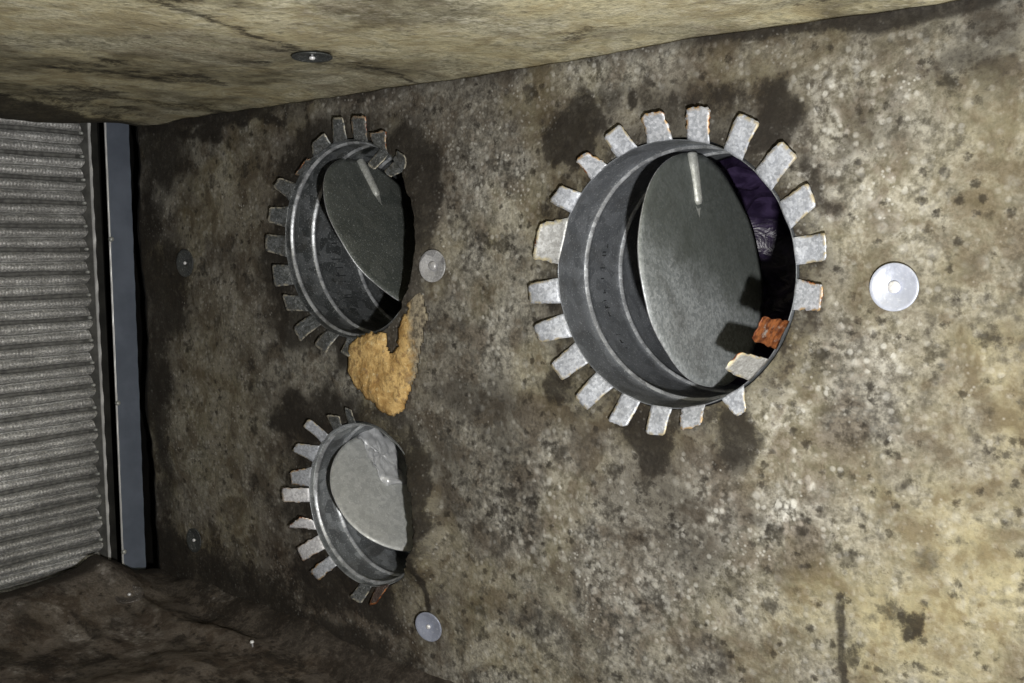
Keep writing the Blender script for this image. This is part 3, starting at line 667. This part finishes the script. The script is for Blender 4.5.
# ------------------------------------------------------------------ insulation pins with washers
def frame(n):
    n = Vector(n).normalized(); a = n.cross(Vector((0, 0, 1)) if abs(n.z) < .9 else Vector((1, 0, 0))).normalized(); return n, a, n.cross(a)
def disc_lathe(c, n, prof, seg=48):
    n, a, b = frame(n); c = Vector(c); bm = bmesh.new(); rows = []
    for k in range(seg):
        t = 2 * math.pi * k / seg
        rows.append([bm.verts.new(c + (a * math.cos(t) + b * math.sin(t)) * r + n * h) for r, h in prof])
    for k in range(seg):
        A, B = rows[k], rows[(k + 1) % seg]
        for j in range(len(prof) - 1): bm.faces.new((A[j], A[j + 1], B[j + 1], B[j]))
    bm.faces.new([r[0] for r in rows]); bm.faces.new([r[-1] for r in rows][::-1])
    return bm
def pin(loc, n, R, mat, label, head=.0052, hm='pinhead', long=.003):
    root = thing('insulation_pin', label, 'insulation pin', loc, 'insulation pins holding the liner')
    w = [(.0055, .0012), (.008, .0022), (R * .55, .0034), (R * .85, .0046), (R * .97, .0054), (R, .0050), (R, .0036), (R * .97, .0030), (R * .5, .0012), (.0055, -.001)]
    part('washer', disc_lathe(loc, n, w), M[mat], root)
    if head:
        h = [(head * .35, long + .0035), (head * .8, long + .0030), (head, long + .0018), (head, long + .0004), (head * .85, long), (.0016, long), (.0016, -.006)]
        part('pin_head', disc_lathe(loc, n, h, 28), M[hm], root, 'bright metal pin head')
    return root
pin((-.2985, .997, .5678), (-.02, -1, .03), .0240, 'washer', 'large bright washer on the wall right of the biggest collar', .0062)
pin((-.9120, .992, .5872), (.10, -1, .05), .0222, 'washer_worn', 'worn pale washer against the right rim of the upper left collar', .0062, 'washer_worn')
pin((-.9350, .996, .0720), (.16, -1, -.10), .0222, 'washer_blue', 'blue-grey washer at the bottom below the smallest collar', .0034)
pin((-1.5075, 1.002, .5908), (.02, -1, 0), .0240, 'washer_dark', 'dark washer on the wall between the coil and the upper left collar', .0030)
pin((-1.5136, 1.002, .0934), (.0, -1, .05), .0215, 'washer_dark', 'grimy dark washer low on the wall beside the coil', .0030)
pin((-.9134, .7868, CEIL - .0005), (.03, -.02, -1), .0240, 'washer_dark', 'dark washer on the ceiling above the upper left collar', .0036, 'pinhead', .004)
pin((-1.5528, .8918, .012), (.25, -.25, 1), .0235, 'washer_brown', 'dirty brown washer tilted on the floor near the coil', .0030)
o = obj('pin_tip', disc_lathe((-1.2489, .9204, -.006), (.1, -.2, 1), [(.0012, .004), (.0030, .003), (.0034, .001), (.0030, .0), (.0014, -.001), (.0014, -.02)], 20), M['pinhead'])
tag(o, 'tiny bright pin tip sticking out of the brown floor below the smallest collar', 'pin')

# ------------------------------------------------------------------ finned coil at the left end
CX = -1.70
coil = thing('finned_coil', 'grey finned cooling coil in a metal frame standing at the left end', 'cooling coil', (CX, .6, .0))
PER = .0415
bm = bmesh.new(); prof = []
z = -.010
def band(z0, z1):
    return [(z0, -.008), (z0 + .0010, -.001), (z0 + (z1 - z0) * .35, .0022), (z0 + (z1 - z0) * .65, .0022), (z1 - .0010, -.001), (z1, -.008)]
while z < .88:
    prof += [(z, -.011), (z + .0065, -.011)] + band(z + .0075, z + .0232) + band(z + .0256, z + .0412)
    z += PER
ys = np.concatenate([np.arange(.20, .90, .02), np.arange(.90, .926, .005)])
rows = []
for y in ys:
    row = []
    for zz, dx in prof:
        yy = y
        if y > .92: yy = y + (.004 * math.cos((zz + .01) / PER * 2 * math.pi) if dx > -.01 else .005)
        row.append(bm.verts.new((CX + dx + .0008 * math.sin(y * 90 + zz * 40), yy, zz + .0006 * math.sin(y * 37 + zz * 200))))
    rows.append(row)
for a in range(len(rows) - 1):
    for j in range(len(prof) - 1):
        f = bm.faces.new((rows[a][j], rows[a + 1][j], rows[a + 1][j + 1], rows[a][j + 1]))
        if prof[j][1] < -.003 and prof[j + 1][1] < -.003: f.material_index = 1
fp = part('fin_pack', bm, M['fins'], coil)
fp.data.materials.append(M['groove'])
# end plate: a wavy strip with a bright cut edge, then a dark channel, then the blue-grey flange
def strip(y0, y1, dx0, dx1, wav=0, thick=.002, z0=-.02, z1=.87, n=90, mat=None, name='x', ph=0, parent=None, tilt=0):
    bm = bmesh.new(); A = []
    for k in range(n + 1):
        zz = z0 + (z1 - z0) * k / n
        w = wav * math.sin(zz / PER * 2 * math.pi + ph) + wav * .6 * math.sin(zz * 61 + ph)
        t = (zz - .42) * tilt
        A.append([bm.verts.new((CX + dx0, y0 + t, zz)), bm.verts.new((CX + dx1, y1 + w + t, zz)), bm.verts.new((CX + dx1 - thick, y1 + w + t, zz)), bm.verts.new((CX + dx0 - thick, y0 + t, zz))])
    for k in range(n):
        for j in range(4):
            bm.faces.new((A[k][j], A[k][(j + 1) % 4], A[k + 1][(j + 1) % 4], A[k + 1][j]))
    bm.faces.new(A[0]); bm.faces.new(A[-1][::-1])
    return part(name, bm, mat, parent or coil, None, False, coil.location)
ep = strip(.917, .9415, -.010, -.008, .0004, mat=M['endplate'], name='end_plate')
strip(.9412, .9440, -.006, -.003, .0007, mat=M['edge'], name='cut_edge', parent=ep)
strip(.9425, .9720, -.030, -.030, 0, mat=M['channel'], name='channel')
fl = strip(.9690, 1.014, .000, .002, .0004, mat=M['flange'], name='flange', tilt=.006)
strip(.9670, .9695, .0006, .0014, .0003, mat=M['edge'], name='cut_edge', parent=fl, tilt=.006)
for zz in (.635, .330, .045):
    y = .9705 + (zz - .42) * .006
    part('screw', disc_lathe((CX + .001, y, zz), (1, 0, .05), [(.0012, .0050), (.0034, .0042), (.0046, .0022), (.0050, .0), (.0050, -.002)], 18), M['shaft'], fl, None, True, coil.location)
for k in range(21):
    zz = -.010 + .0045 + k * PER
    if zz < .03 or zz > .85: continue
    part('tube_end', disc_lathe((CX - .009, .928, zz), (1, .25, 0), [(.0010, .006), (.0022, .005), (.0030, .003), (.0030, -.003)], 14), M['shaft'], coil)

# ------------------------------------------------------------------ light, world, camera
def lamp(name, loc, energy, radius, col):
    l = D.lights.new(name, 'POINT'); l.energy = energy; l.shadow_soft_size = radius; l.color = col
    o = D.objects.new(name, l); o.location = loc; C.objects.link(o); return o
lamp('torch_light', (.0, .15, .43), 60, .012, (1.0, .985, .94))
w = D.worlds.new('world'); bpy.context.scene.world = w; w.use_nodes = True
w.node_tree.nodes['Background'].inputs[0].default_value = (.8, .9, 1, 1); w.node_tree.nodes['Background'].inputs[1].default_value = .012

cd = D.cameras.new('camera'); cam = D.objects.new('camera', cd); C.objects.link(cam)
cd.sensor_width = 36; cd.lens = 34.369; cd.clip_start = .01
rt = Vector((.78746202, .61629845, -.00893221)); dn = Vector((.04993048, -.07822835, -.99568432)); fw = Vector((-.61433745, .7836176, -.09237393))
cam.matrix_world = Matrix(((rt.x, -dn.x, -fw.x, 0), (rt.y, -dn.y, -fw.y, 0), (rt.z, -dn.z, -fw.z, FL), (0, 0, 0, 1)))
sc = bpy.context.scene
sc.camera = cam
sc.view_settings.view_transform = 'Standard'; sc.view_settings.look = 'None'
sc.view_settings.gamma = 1; sc.view_settings.use_curve_mapping = False; sc.view_settings.exposure = 0
